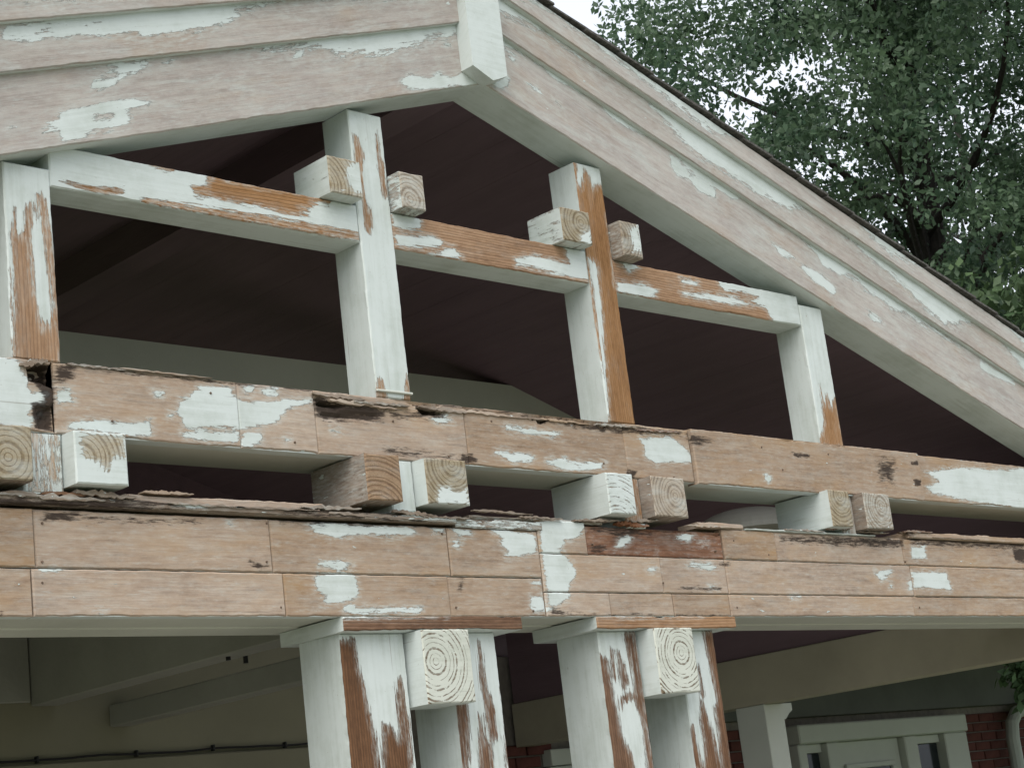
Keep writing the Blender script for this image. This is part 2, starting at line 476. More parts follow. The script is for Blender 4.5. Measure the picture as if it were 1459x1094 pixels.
    faces = np.stack([idx[:-1, :-1], idx[1:, :-1], idx[1:, 1:], idx[:-1, 1:]], -1).reshape(-1, 4).tolist()
    if ring is not None:
        rc = to_uv([ring])[0]
        uvs = np.stack([uu.ravel() - rc[0], ww.ravel() - rc[1]], 1)
    else:
        off = np.array([(sdn * 1.37) % 17, (sdn * .731) % 13])
        uvs = np.stack([uu.ravel(), ww.ravel()], 1) + off
    nfront = len(faces)
    verts = [pts]; uvl = [uvs]; pl = [pv]; rl = [rv]
    nb = len(pts)
    sides = side if isinstance(side, dict) else dict(L=side, R=side, T=side, B=side)
    loops = {'B': idx[:, 0], 'R': idx[-1, :], 'T': idx[::-1, -1], 'L': idx[0, ::-1]}
    backs = {}
    for key, lp in loops.items():
        f = pts[lp]
        depthw = w.ravel()[lp]
        segs = 4
        rows = []
        for s in range(segs + 1):
            fr = (0, .12, .4, .7, 1)[s]
            g = f if s == 0 else flat[lp]
            q = (f if s == 0 else g - Wn * (T * fr))
            rows.append(np.arange(nb, nb + len(lp))); nb += len(lp)
            verts.append(q)
            dd = T * fr
            base_uv = uvs[lp].copy()
            if ring is not None:
                base_uv = np.stack([np.full(len(lp), dd), (uu.ravel() if key in 'BT' else ww.ravel())[lp] + {'B': 1, 'T': 2, 'L': 3, 'R': 4}[key]], 1) + (sdn * .37) % 9
                uvl.append(base_uv); pl.append(np.full(len(lp), sides[key])); rl.append(np.zeros(len(lp)))
                continue
            if key in 'BT': base_uv[:, 1] += (-dd if key == 'B' else dd)
            else: base_uv[:, 0] += (dd if key == 'R' else -dd)
            uvl.append(base_uv); pl.append(np.full(len(lp), sides[key])); rl.append(rv[lp] * (1 - s / segs))
        for s in range(segs):
            a, b = rows[s], rows[s + 1]
            for i in range(len(lp) - 1):
                faces.append([int(a[i + 1]), int(a[i]), int(b[i]), int(b[i + 1])])
        backs[key] = rows[-1]
    ring_b = list(backs['B'][:-1]) + list(backs['R'][:-1]) + list(backs['T'][:-1]) + list(backs['L'][:-1])
    faces.append([int(i) for i in ring_b[::-1]])
    o = link_mesh(name, np.concatenate(verts), faces, W[mat], parent, np.concatenate(uvl),
                  {'paint': np.concatenate(pl), 'rot': np.concatenate(rl)})
    if ring is not None:
        o.data.materials.append(W[side_mat or 'grey'])
        mi = np.zeros(len(faces), dtype=np.int32); mi[nfront:] = 1
        o.data.polygons.foreach_set('material_index', mi)
    return o
XA, ZA = np.array([1., 0, 0]), np.array([0, 0, 1.])
def beam(name, x0, x1, z0, z1, y0, T, mat, **k):           # grain along X
    return timber(name, (x0, y0, z0), XA, ZA, x1 - x0, z1 - z0, T, mat, **k)
def post(name, x0, x1, z0, z1, y0, T, mat, **k):           # grain along Z
    return timber(name, (x1, y0, z0), ZA, -XA, z1 - z0, x1 - x0, T, mat, **k)
def tube(name, pts, r, mat, parent=None, n=8, ref=None):
    vs, fs = [], []
    pts = [np.array(p, float) for p in pts]
    for i, p in enumerate(pts):
        d = pts[min(i + 1, len(pts) - 1)] - pts[max(i - 1, 0)]
        d /= np.linalg.norm(d)
        up = np.array(ref, float) if ref else (np.array([0, 0, 1.]) if abs(d[2]) < .9 else np.array([1., 0, 0]))
        a = np.cross(d, up); a /= np.linalg.norm(a); b = np.cross(d, a)
        rr = r[i] if hasattr(r, '__len__') else r
        for k in range(n):
            t = 2 * math.pi * k / n
            vs.append(p + (a * math.cos(t) + b * math.sin(t)) * rr)
    for i in range(len(pts) - 1):
        for k in range(n):
            fs.append((i * n + k, i * n + (k + 1) % n, (i + 1) * n + (k + 1) % n, (i + 1) * n + k))
    fs.append(tuple(range(n))[::-1]); fs.append(tuple(range((len(pts) - 1) * n, len(pts) * n)))
    return link_mesh(name, vs, fs, W[mat], parent)

# ------------------------------------------------------------------ the setting: lawn, porch floor
def sheet(name, x0, x1, y0, y1, z, mat):
    return tag(link_mesh(name, [(x0, y0, z), (x1, y0, z), (x1, y1, z), (x0, y1, z)], [(0, 1, 2, 3)], W[mat]), kind='structure')
sheet('ground', -150, 150, -150, 150, 0.0, 'grass')
sheet('bounce_slab', -5, 12, -4.6, -0.26, 0.006, 'bounce')  # unseen slab, added to bounce light up onto the undersides
tag(box('porch_floor', -0.1, 8.4, -0.25, 4.1, -0.1, 0.12, 'concrete', b=0.02), kind='structure')

# ------------------------------------------------------------------ roof: rakes, apex plate, ceiling, shingles
AX, AZ = 4.131, 4.089
SL, SR = 0.3275, 0.311
def zl(x): return AZ - SL * (AX - x)
def zr(x): return AZ - SR * (x - AX)
XL, XR = 0.0, 8.45
def rake(side):
    right = side > 0
    s = SR if right else SL
    xe = XR if right else XL
    zf = zr if right else zl
    cs = 1 / math.hypot(1, s)
    lab = ('long peeling rake assembly of the gable sloping down towards the leafy trees' if right
           else 'long peeling rake assembly of the gable above the left rail with the large white paint flake')
    lab = ('peeling pinkish rake boards of the roof slope that runs up against the leafy trees' if right else
           'peeling pinkish rake boards of the roof slope over the post beside the rotted beam joint')
    root = empty('rake', (xe, -0.04, zf(xe)))
    tag(root, lab, 'rake', 'rakes of the gable')
    # (vertical offset low, high, front y, back y, name, material)
    layers = [(0.0, 0.232, -0.04, 0.12, 'barge_board'), (0.226, 0.368, -0.060, 0.05, 'trim_board'), (0.363, 0.447, -0.082, 0.05, 'trim_board')]
    P = {0: [], 1: [], 2: []}
    B = {0: [], 1: [], 2: []}
    if right:
        P[0] = [z20((580, 640), (630, 660), (700, 760), (800, 800), (895, 880), (870, 930), (760, 870), (700, 800), (610, 760), (580, 700)),
                z20((110, 270), (180, 300), (350, 425), (510, 545), (300, 460), (150, 350)),
                z20((600, 590), (850, 755), (1130, 940), (1010, 940), (900, 860), (700, 730)),
                z3((665, 545), (720, 575), (750, 600), (700, 590)), z3((755, 610), (830, 650), (870, 690), (860, 710), (780, 650)),
                z3((960, 755), (1000, 775), (1020, 797), (980, 790)), z3((815, 580), (860, 600), (940, 650), (900, 655), (840, 625)),
                z3((1330, 920), (1440, 985), (1440, 1000), (1330, 950)),
                z15((410, 640), (520, 600), (600, 590), (600, 630), (540, 665), (470, 665)), z15((720, 640), (840, 710), (840, 745), (740, 680)),
                z15((920, 755), (1000, 830), (990, 840), (940, 790)), z15((580, 440), (680, 490), (680, 520), (620, 490)),
                z15((820, 480), (1000, 590), (1240, 760), (1250, 800), (1000, 660), (850, 540))]
    else:
        P[0] = [z22((325, 755), (400, 710), (550, 695), (600, 668), (820, 652), (970, 680), (880, 703), (760, 735), (600, 750), (430, 768)),
                z22((250, 800), (380, 772), (560, 768), (560, 790), (680, 790), (720, 730), (770, 745), (820, 768), (835, 800), (720, 842), (560, 868), (520, 900), (360, 920), (380, 880), (230, 867), (360, 842), (250, 835), (330, 818)),
                z22((495, 520), (560, 487), (700, 438), (830, 425), (890, 465), (720, 493), (700, 515)),
                z22((485, 545), (560, 533), (600, 555), (690, 565), (600, 577), (570, 597), (500, 600)),
                z22((0, 828), (70, 828), (70, 840), (0, 842)), z22((930, 395), (1010, 375), (1010, 420), (940, 428)),
                z22((0, 385), (400, 360), (1140, 285), (1140, 325), (900, 375), (600, 415), (300, 438), (0, 445)),
                z2((480, 345), (520, 312), (600, 330), (640, 303), (700, 330), (760, 295), (770, 270), (850, 325), (850, 350), (640, 372), (540, 375)),
                z2((270, 165), (340, 150), (330, 172), (280, 182)), z2((358, 165), (392, 165), (385, 192), (363, 186)), z2((625, 168), (672, 168), (665, 197), (635, 192)),
                z2((0, 130), (470, 92), (480, 130), (420, 160), (300, 142), (150, 155), (0, 175)), z2((0, 230), (35, 232), (30, 248), (0, 246))]
        P[1] = [z22((-50, 200), (400, 180), (800, 150), (1140, 105), (1500, 75), (1500, 120), (1140, 205), (950, 238), (810, 215), (600, 240), (460, 235), (300, 255), (100, 275), (-50, 270))]
    for k, (a, b_, y0, y1, nm) in enumerate(layers):
        H = (b_ - a) * cs
        if right:
            x0, x1 = AX, xe
            O = (x0 + a * s * cs * cs * 0, y0, zf(x0) + a); U = (1, 0, -s); V = (s, 0, 1)
        else:
            x0, x1 = xe, AX
            O = (x0, y0, zf(x0) + a); U = (1, 0, s); V = (-s, 0, 1)
        L = (x1 - x0) / cs
        def tp(uu, ww, s=s, L=L, right=right):           # mitre both ends plumb
            return (uu + (-ww * s if right else ww * s), ww)
        timber(nm, O, U, V, L, H, y1 - y0, 'rake', paint=P[k], base=-0.02, topband=(0.90, 0.60, 0.80)[k],
               side=dict(L=.03, R=.03, T=.03, B=.03), parent=root, res=0.02, rag_b=0.002, taper=tp)
    # drip edge and shingle courses along the slope
    n = 26
    up = 0.449
    for i in range(n):
        t0, t1 = i / n, (i + 1) / n
        if right: xa, xb = xe - (xe - AX) * t0, xe - (xe - AX) * t1
        else: xa, xb = xe + (AX - xe) * t0, xe + (AX - xe) * t1
        za, zb = zf(xa) + up + 0.007, zf(xb) + up + 0.001
        jit = rng.uniform(-.004, .004)
        th = 0.007 + rng.uniform(0, .004)
        dx = (xb - xa) * 0.06
        poly = [(xa - dx, za), (xb, zb), (xb, zb + th), (xa - dx, za + th)]
        if not right: poly = poly
        prism('shingle_course', poly, -0.096 + jit, 4.6, 'shingle', root)
    return root
rakeL = rake(-1)
rakeR = rake(1)
# apex plate: pentagonal board covering the mitre
ya = -0.098
app = [at(*q, ya)[[0, 2]] for q in [(674, 93), (703, 115), (723, 109), (711, -20), (652, -25)]]
o = prism('apex_plate', [(app[0][0], app[0][1]), (app[1][0], app[1][1]), (app[2][0], app[2][1]), (app[2][0] + .004, 4.62), (app[0][0] - .004, 4.62)][::1], ya, -0.0405, 'rake', None, 0.03)
tag(o, 'white painted pointed plate covering the mitre of the rakes at the gable apex', 'plate')

# vaulted ceiling of dark stained boards
ceil = tag(empty('ceiling', (AX, 0.13, 4.3)), kind='structure')
for right in (False, True):
    s, zf = (SR, zr) if right else (SL, zl)
    xa, xb = (AX, XR) if right else (XL, AX)
    nb = 26
    for i in range(nb):
        x0 = xa + (xb - xa) * i / nb
        x1 = xa + (xb - xa) * (i + 1) / nb - 0.0012
        j = rng.uniform(0, .0006)
        prism('ceiling_board', [(x0, zf(x0) + .20 + j), (x1, zf(x1) + .20 + j), (x1, zf(x1) + .225), (x0, zf(x0) + .225)], 0.125, 4.6, 'stain', ceil, -1)
    prism('roof_deck', [(xa, zf(xa) + .228), (xb, zf(xb) + .228), (xb, zf(xb) + .445), (xa, zf(xa) + .445)], 0.055, 4.6, 'stain', ceil, -1)
tag(prism('ridge_beam', [(4.05, 4.12), (4.20, 4.12), (4.20, 4.268), (4.05, 4.268)], 0.168, 4.58, 'stain', None, -1),
    'dark stained ridge beam running back under the peak of the ceiling', 'beam')

# ------------------------------------------------------------------ gable posts
PG = 'posts standing on the gable tie beam'
PB, PT = 2.958, None
def gp(x0, x1, mat, lab, ztop, **k):
    return tag(post('gable_post', x0, x1, 2.9585, ztop, 0.004, 0.128, mat, **k), lab, 'post', PG)
gp(2.333, 2.472, 'orange', 'gable post above the rotted beam joint, its lower half stripped to bare wood', zl(2.333) - .002,
   base=.03, bare=[z12((40, 400), (50, 290), (62, 390), (85, 370), (90, 280), (112, 268), (118, 300), (108, 420), (120, 560), (150, 720), (185, 680), (178, 560), (150, 380), (130, 240), (150, 245), (190, 430), (215, 700), (222, 850), (50, 850), (48, 600))])
gp(3.549, 3.686, 'orange', 'mostly white gable post with narrow bare streaks and caulked foot', zl(3.549) - .002,
   base=.03, bare=[z11((225, 130), (240, 140), (258, 200), (255, 290), (285, 400), (280, 445), (265, 430), (250, 330), (232, 210)),
                   z11((296, 120), (310, 200), (325, 230), (332, 335), (320, 330), (303, 230)),
                   z11((380, 975), (393, 885), (412, 935), (420, 980)), z11((295, 960), (300, 890), (318, 900), (333, 965))])
gp(4.579, 4.714, 'orange', 'gable post whose whole front is stripped to orange bare wood', zr(4.714) - .002,
   base=-.03, paint=[z11((925, 195), (1005, 235), (1012, 300), (985, 285), (975, 305), (960, 260), (945, 230), (935, 300), (922, 280)),
                     z11((1018, 390), (1050, 500), (1056, 610), (1044, 610), (1028, 450)),
                     z11((960, 520), (985, 540), (1000, 690), (1015, 900), (1025, 1035), (1012, 1035), (1003, 900), (985, 700))])
gp(5.788, 5.934, 'orange', 'short white gable post with bare streaks only at its foot', zr(5.934) - .002,
   base=.03, bare=[z6((812, -10), (830, 60), (835, 20), (850, 70), (865, 30), (880, 110), (900, 200), (815, 190), (828, 110))])

for o_ in [o for o in COL.objects if o.name.startswith('gable_post')][1:2]:
    p = at(566, 577, 0)
    vs_, fs_ = bevel_box_data(3.545, 3.69, -.004, .006, 2.975, 2.982, .002)
    link_mesh('caulk_bead', vs_, fs_, W['trimw'], o_)
# upper rails between the posts
RG = 'rails between the gable posts'
tag(beam('upper_rail', 2.4735, 3.5475, 3.452, 3.573, 0.006, 0.118, 'orange', base=.03, rag_b=.003,
    bare=[z12((210, 188), (300, 208), (440, 222), (440, 247), (380, 242), (300, 224)), z12((430, 106), (480, 116), (620, 148), (600, 160), (540, 142)),
          z12((735, 178), (1040, 225), (1175, 258), (1165, 285), (1130, 265), (1100, 290), (1060, 295), (1100, 322), (1000, 307), (930, 287), (840, 272), (740, 252), (690, 242), (680, 215), (735, 210)),
          z12((490, 250), (600, 265), (700, 285), (850, 305), (1000, 330), (1150, 360), (1285, 382), (1285, 405), (1150, 388), (1000, 364), (850, 337), (700, 307), (580, 282), (520, 267))]),
    'upper rail with one broad stripped orange patch across white paint', 'rail', RG)
tag(beam('upper_rail', 3.6875, 4.5775, 3.452, 3.573, 0.006, 0.118, 'orange', base=-.03, rag_b=.003,
    paint=[z11((345, 370), (435, 385), (435, 425), (380, 430), (350, 425)), z11((355, 445), (480, 455), (502, 470), (500, 484), (430, 488), (365, 480)),
           z11((460, 507), (540, 488), (568, 522), (500, 514)),
           z11((730, 520), (790, 513), (850, 528), (905, 543), (885, 485), (975, 485), (985, 595), (900, 578), (800, 552), (735, 542))]),
    'upper rail between the white post and the stripped post, mostly bare orange', 'rail', RG)
tag(beam('upper_rail', 4.7155, 5.7865, 3.438, 3.560, 0.006, 0.118, 'orange', base=-.03, rag_b=.003,
    paint=[z3((165, 585), (240, 588), (237, 610), (210, 627), (192, 605)), z3((175, 663), (260, 668), (300, 690), (290, 707), (175, 690)),
           z3((370, 647), (430, 660), (420, 671), (375, 661)), z3((370, 690), (530, 705), (600, 737), (520, 727), (380, 702)),
           z3((490, 665), (500, 648), (560, 646), (700, 676), (850, 780), (850, 810), (690, 805), (650, 767), (640, 740), (590, 722), (620, 707), (560, 692), (510, 687))]),
    'upper rail meeting the sloping rake, bare orange at one end and white at the other', 'rail', RG)

# purlin ends beside the posts, sitting on the rails
UG = 'square purlin ends flanking the gable posts'
def stubend(x0, x1, z0, z1, y0, y1, mat, lab, name, cat, group, **k):
    return tag(timber(name, (x0, y0, z0), XA, ZA, x1 - x0, z1 - z0, y1 - y0, mat, res=0.008, **k), lab, cat, group)
stubend(3.402, 3.53, 3.5745, 3.694, -.05, .118, 'ring_ochre', 'purlin end with a half painted face, beside the white gable post over the orange patch', 'purlin_end', 'purlin', UG,
        base=-.02, side=0.006, ring=(456, 262), paint=[z11((205, 240), (225, 220), (255, 220), (258, 320), (235, 315), (210, 290))])
stubend(3.69, 3.79, 3.5745, 3.694, -.05, .118, 'ring_grey', 'greyed worn purlin end close against the white gable post, above the mostly bare rail', 'purlin_end', 'purlin', UG,
        base=-.008, side=0.0, ring=(585, 285))
stubend(4.416, 4.56, 3.5745, 3.694, -.05, .112, 'ring_ochre', 'weathered purlin end on the mostly bare rail, just before the stripped post', 'purlin_end', 'purlin', UG,
        base=-.02, side=0.004, ring=(828, 318), paint=[z11((940, 440), (965, 430), (968, 480), (935, 470))])
stubend(4.718, 4.82, 3.5615, 3.692, -.05, .112, 'ring_grey', 'purlin end with whitish face next to the stripped post, below the sloping rake', 'purlin_end', 'purlin', UG,
        base=-.02, side=-.01, ring=(880, 335), paint=[z11((1085, 430), (1115, 415), (1128, 500), (1100, 500))])

# ------------------------------------------------------------------ tie beam
tie = tag(empty('tie_beam', (4.0, 0.05, 2.765)), 'long patched tie beam with rotted spots carrying the gable posts', 'beam')
def tx(px, py=600): return at(px, py, 0)[0]
tie_paint = [
    z4((-200, 100), (60, 150), (95, 230), (105, 265), (165, 265), (165, 310), (105, 310), (105, 340), (155, 330), (155, 350), (110, 360), (105, 385), (-200, 385)),
    z4((195, 255), (245, 255), (255, 300), (200, 305)), z4((240, 365), (350, 365), (440, 375), (510, 380), (525, 395), (515, 420), (360, 405), (240, 390)),
    z4((615, 335), (625, 290), (665, 280), (670, 250), (740, 240), (805, 245), (805, 275), (840, 300), (950, 295), (1080, 290), (1040, 310), (980, 330), (970, 360), (920, 380), (890, 385), (840, 390), (720, 385), (640, 390), (630, 360)),
    z4((625, 400), (740, 405), (825, 405), (828, 445), (640, 420)), z4((840, 405), (905, 405), (905, 440), (870, 455), (837, 445)),
    z4((528, 265), (567, 260), (562, 280), (533, 280)), z4((845, 240), (882, 233), (877, 274), (845, 270)), z4((905, 255), (962, 248), (957, 272), (910, 270)),
    z4((980, 428), (1005, 428), (1000, 440), (982, 440)), z4((485, 362), (525, 362), (520, 374), (490, 374)), z4((585, 340), (600, 340), (600, 350), (585, 350)),
    z5((870, 288), (960, 300), (1090, 318), (1060, 337), (950, 320), (880, 306)), z5((832, 393), (880, 393), (990, 413), (977, 432), (930, 427), (910, 438), (860, 412)),
    z5((1035, 423), (1112, 418), (1122, 437), (1040, 442)), z5((1075, 450), (1180, 438), (1270, 438), (1230, 462), (1100, 467)), z5((585, 258), (640, 248), (678, 275), (610, 278)),
    z5((0, 190), (110, 190), (120, 200), (30, 225), (0, 245)), z5((195, 300), (240, 308), (230, 318), (200, 312)),
    z6((245, 165), (340, 160), (390, 195), (412, 220), (417, 240), (350, 235), (300, 247), (265, 220), (260, 190)), z6((-20, 235), (60, 240), (140, 240), (120, 260), (-20, 258)),
    z6((640, 275), (662, 285), (655, 307), (643, 295)),
    z6((1145, 270), (1200, 265), (1260, 255), (1350, 265), (1700, 255), (1700, 405), (1459, 385), (1300, 365), (1230, 350), (1170, 335), (1150, 320), (1200, 300))]
tie_rot = [(z4((92, 160), (178, 163), (190, 250), (188, 400), (120, 395), (105, 300), (160, 290), (100, 215)), 0.02),
           (z4((190, 160), (265, 185), (250, 220), (195, 240)), 0.04), (z4((1085, 280), (1185, 310), (1175, 325), (1105, 312)), 0.012),
           (z5((120, 170), (240, 190), (420, 225), (400, 275), (180, 275), (130, 250)), 0.05), (z5((420, 230), (620, 245), (640, 262), (430, 262)), 0.05), (z4((200, 160), (700, 210), (1080, 250), (1080, 262), (700, 222), (200, 172)), 0.05), (z5((520, 195), (620, 222), (660, 240), (540, 250)), 0.02),
           (z5((700, 400), (745, 400), (780, 440), (700, 440)), 0.03), (z6((200, 262), (240, 265), (230, 290), (210, 290)), 0.02), (z6((390, 140), (480, 170), (440, 190), (400, 180)), 0.05),
           (z6((720, 205), (790, 215), (780, 228), (735, 222)), 0.016), (z16((480, 310), (560, 300), (560, 420), (500, 400)), 0.12), (z16((630, 310), (670, 310), (670, 330), (640, 335)), 0.016),
           (z16((650, 395), (685, 395), (685, 425), (655, 425)), 0.018), (z5((400, 370), (700, 420), (720, 440), (420, 400)), 0.08), (z6((0, 90), (220, 125), (380, 145), (380, 160), (200, 150), (0, 115)), 0.05),
           (z5((520, 195), (1200, 265), (1340, 290), (1340, 310), (1000, 262), (640, 225)), 0.04)]
tie_dent = [(z4((95, 160), (178, 165), (188, 245), (100, 215)), 0.05), (z4((125, 320), (188, 310), (190, 400), (135, 390)), 0.02), (z4((1088, 285), (1185, 310), (1172, 322), (1108, 312)), 0.035),
            (z5((520, 200), (600, 222), (645, 238), (560, 246)), 0.04), (z5((150, 235), (380, 250), (370, 268), (170, 268)), 0.012)]
cuts = [0.2, tx(76, 560), tx(342, 600), tx(452, 610), tx(666, 625), tx(893, 650), tx(986, 650), tx(1312, 690), 8.05]
yoff = [0, 0.002, 0.0025, 0.003, 0.002, 0.002, -0.012, 0.004]
zof = [0, 0, 0, 0, 0, 0, 0.006, 0]
for i in range(8):
    gl, gr = (.0015 if i in (0, 1, 6, 7) else .0003), (.0015 if i in (0, 5, 6, 7) else .0003)
    beam('beam_board', cuts[i] + gl, cuts[i + 1] - gr, 2.766 - zof[i], 2.957 + zof[i] * .6, yoff[i], 0.05, 'tan', paint=tie_paint, rot=tie_rot, dent=tie_dent,
         parent=tie, base=-.02, side=dict(L=-.02, R=-.02, T=-.02, B=.03), rag_t=0.028 if i in (3, 4) else (.012 if i == 5 else .006), rag_b=.004, res=0.011)
box('beam_core', 0.2, 8.05, 0.0535, 0.247, 2.769, 2.951, 'inner', tie)

# joist ends and short posts between the tie beam and the header
JG = 'square joist ends between tie beam and header'
def joist(x0, x1, mat, lab, **k):
    return stubend(x0, x1, 2.624, 2.7635, -.052, .205, mat, lab, 'joist_end', 'joist', JG, **k)
joist(2.19, 2.342, 'ring_ochre', 'joist end with full round growth rings under the white painted beam section', ring=(12, 652), base=-.02, side=-.02)
joist(2.462, 2.618, 'ring_ochre', 'white joist end with ring arcs only in its upper corner, above the black rot hole', ring=z13((400, 250))[0], base=.03, side=.03, bare=[z13((400, 140), (600, 148), (605, 240), (560, 225), (520, 300), (480, 260), (410, 235))])
joist(3.428, 3.562, 'ring_brown', 'brown unpainted joist end with dark stained side, left of the small white stub post', ring=z19((640, 620))[0], base=-.03, side=dict(L=-.012, R=.02, T=-.02, B=-.02))
joist(3.662, 3.832, 'ring_ochre', 'ochre joist end with semicircular rings above and white paint below', ring=z19((1165, 215))[0], base=-.03, side=.03, paint=[z19((1070, 385), (1150, 380), (1200, 430), (1280, 390), (1310, 520), (1060, 515))])
joist(4.464, 4.596, 'ring_grey', 'joist end covered in crackled white paint, over the reddish wet board', ring=z14((560, 480))[0], base=.010, side=.03)
joist(4.69, 4.862, 'ring_grey', 'grey brown joist end with bare cracked side, over the reddish wet board', ring=z14((885, 280))[0], base=-.03, side=-.02)
joist(5.702, 5.832, 'ring_ochre', 'yellowish ringed joist end near the pale bowl lamp, with painted side', ring=z16((310, 470))[0], base=-.03, side=.03)
joist(5.926, 6.10, 'ring_grey', 'whitewashed grey joist end under the long stained beam board', ring=z16((500, 520))[0], base=-.006, side=-.02)
SG = 'short stub posts between joist ends'
for x0, x1, lab, bs, mat in ((2.345, 2.459, 'short stub post with a torn white flake beside the round ringed joist end', 0.0, 'tan'),
                             (3.565, 3.659, 'white painted stub post between the brown and the semicircle ringed joist ends', 0.03, 'orange'),
                             (4.599, 4.687, 'bare striped stub post between the crackled and the grey brown joist ends', -0.012, 'orange'),
                             (5.835, 5.923, 'stub post with white drips between the yellowish and the whitewashed joist ends', -0.006, 'grey')):
    tag(post('stub_post', x0, x1, 2.607, 2.7645, 0.004, 0.15, mat, base=bs, res=.008), lab, 'post', SG)

# ------------------------------------------------------------------ header
head = tag(empty('header', (4.0, 0.1, 2.291)), 'deep header beam faced with patched tan boards above the column caps', 'header')
head_paint = [
    z5((100, 685), (180, 660), (250, 665), (300, 680), (500, 680), (530, 705), (470, 720), (320, 712), (210, 725), (130, 705)),
    z5((143, 820), (230, 818), (282, 838), (230, 847), (150, 840)), z5((135, 868), (280, 863), (300, 890), (300, 955), (250, 975), (160, 990), (180, 960), (140, 930)),
    z5((245, 985), (290, 985), (300, 1003), (555, 998), (550, 1018), (250, 1020)), z5((668, 690), (747, 688), (747, 717), (690, 720)), z5((672, 740), (707, 743), (690, 767), (670, 755)),
    z5((820, 695), (880, 695), (985, 710), (1000, 780), (930, 800), (870, 805), (890, 780), (855, 745), (870, 730)),
    z5((1005, 645), (1185, 660), (1175, 710), (1130, 735), (1105, 740), (1100, 770), (1080, 775), (1140, 830), (1150, 865), (1120, 920), (1130, 960), (1080, 990), (1050, 1005), (1035, 900), (1015, 760)),
    z5((975, 960), (1020, 950), (1045, 1018), (980, 1018)), z5((975, 893), (1017, 893), (1012, 912), (985, 910)), z5((590, 690), (640, 690), (635, 708), (600, 708)),
    z14((530, 582), (560, 520), (600, 508), (625, 530), (590, 572)), z14((890, 520), (950, 498), (1005, 520), (960, 538)), z14((1020, 548), (1080, 545), (1080, 558), (1030, 558)),
    z14((945, 690), (1000, 673), (1090, 680), (1132, 705), (1060, 712)), z14((718, 717), (750, 698), (792, 710), (740, 727)), z14((1080, 810), (1120, 805), (1140, 825), (1090, 825)),
    z6((1106, 588), (1212, 588), (1232, 642), (1113, 632)), z6((1103, 508), (1147, 503), (1150, 542), (1106, 542)), z6((985, 585), (1040, 578), (1045, 590), (1010, 600), (1025, 608), (1005, 612)),
    z6((1093, 613), (1107, 613), (1107, 640), (1095, 640)), z6((720, 660), (755, 662), (750, 672), (725, 670)), z6((1035, 618), (1045, 622), (1042, 636), (1035, 632)),
    z4((337, 1022), (365, 1025), (360, 1036), (338, 1034)), z4((780, 715), (810, 716), (805, 728), (785, 725)), z4((140, 874), (215, 874), (215, 880), (140, 882))]
head_rot = [(z13((200, 505), (390, 505), (380, 545), (250, 560), (210, 540)), 0.03), (z4((850, 835), (935, 870), (900, 882), (855, 850)), 0.02), (z4((0, 1020), (25, 1030), (10, 1040), (0, 1040)), 0.01),
            (z14((380, 560), (480, 570), (460, 610), (385, 610)), 0.05), (z14((370, 440), (550, 455), (760, 490), (750, 510), (550, 520), (390, 480)), 0.06),
            (z14((150, 940), (400, 975), (1200, 975), (1200, 985), (150, 985)), 0.03), (z6((685, 470), (1080, 480), (1080, 510), (830, 500), (690, 490)), 0.05),
            (z6((1100, 480), (1459, 495), (1459, 515), (1100, 500)), 0.05), (z6((1420, 510), (1500, 510), (1500, 560), (1430, 555)), 0.04), (z14((1140, 670), (1220, 670), (1210, 700), (1150, 690)), 0.02),
            (z14((880, 820), (1160, 810), (1160, 835), (950, 840)), 0.03), (z5((690, 880), (712, 880), (708, 940), (694, 940)), 0.05), (z4((120, 690), (700, 705), (700, 720), (130, 705)), 0.05),
            (z5((0, 655), (600, 670), (1000, 665), (1000, 690), (650, 690), (0, 670)), 0.05)]
HB = dict(paint=head_paint, rot=head_rot, parent=head, base=-.02, side=dict(L=-.02, R=-.02, T=-.02, B=.03))
Zb = 2.2915
def hx(px, py): return at(px, py, 0)[0]
def hz(px, py): return at(px, py, 0)[2]
zA = hz(300, 814)            # joint between the two left rows
ztopA = hz(300, 736)
rowA = [0.2, hx(50, 770), hx(387, 775), hx(640, 780), hx(769, 785)]
rowB = [0.2, hx(47, 845), hx(406, 848), hx(641, 848), hx(776, 848)]
for i in range(4):
    beam('header_board', rowA[i] + .001, rowA[i + 1] - .001, zA + .002, ztopA, (0.0, .002, .003, .001)[i], .04, 'tan', rag_t=.004, edge=.001, **HB)
for i in range(4):
    beam('header_board', rowB[i] + .001, rowB[i + 1] - .001, Zb, zA - .001, (0.002, 0.0, .001, .003)[i], .04, 'tan', edge=.001, rag_b=.002, **HB)
z1r, z2r, ztr = hz(930, 793), hz(930, 845), hz(1000, 752)
xs = rowA[4] + .001
r1 = [xs, hx(836, 765), hx(1031, 775), hx(1106, 778), hx(1286, 780), 8.05]
r2 = [xs, hx(944, 820), hx(1037, 825), hx(1300, 825), 8.05]
r3 = [rowB[4] + .001, hx(870, 860), hx(961, 862), hx(1041, 862), hx(1302, 862), 8.05]
for i in range(5):
    beam('header_board', r1[i] + .001, r1[i + 1] - .001, z1r + .0012, ztr - (0, .012, 0, 0, .002)[i], (0.001, .007, .0, .002, .001)[i], .04, 'red' if i == 1 else 'tan', rag_t=(.004, .012, .003, .004, .003)[i], edge=.001, **HB)
for i in range(4):
    beam('header_board', r2[i] + .001, r2[i + 1] - .001, z2r + .002, z1r - .0012, (0.001, .003, .002, .0)[i], .04, 'tan', edge=.0008, **HB)
for i in range(5):
    beam('header_board', r3[i] + .001, r3[i + 1] - .001, Zb, z2r - .001, (0.0, .003, .002, .001, .002)[i], .04, 'tan', edge=.001, rag_b=.002, **HB)
box('header_core', 0.2, 8.05, 0.0435, 0.20, 2.295, 2.555, 'inner', head)
box('header_core', 0.2, 8.05, 0.203, 0.335, 2.292, 2.555, 'inner', head)
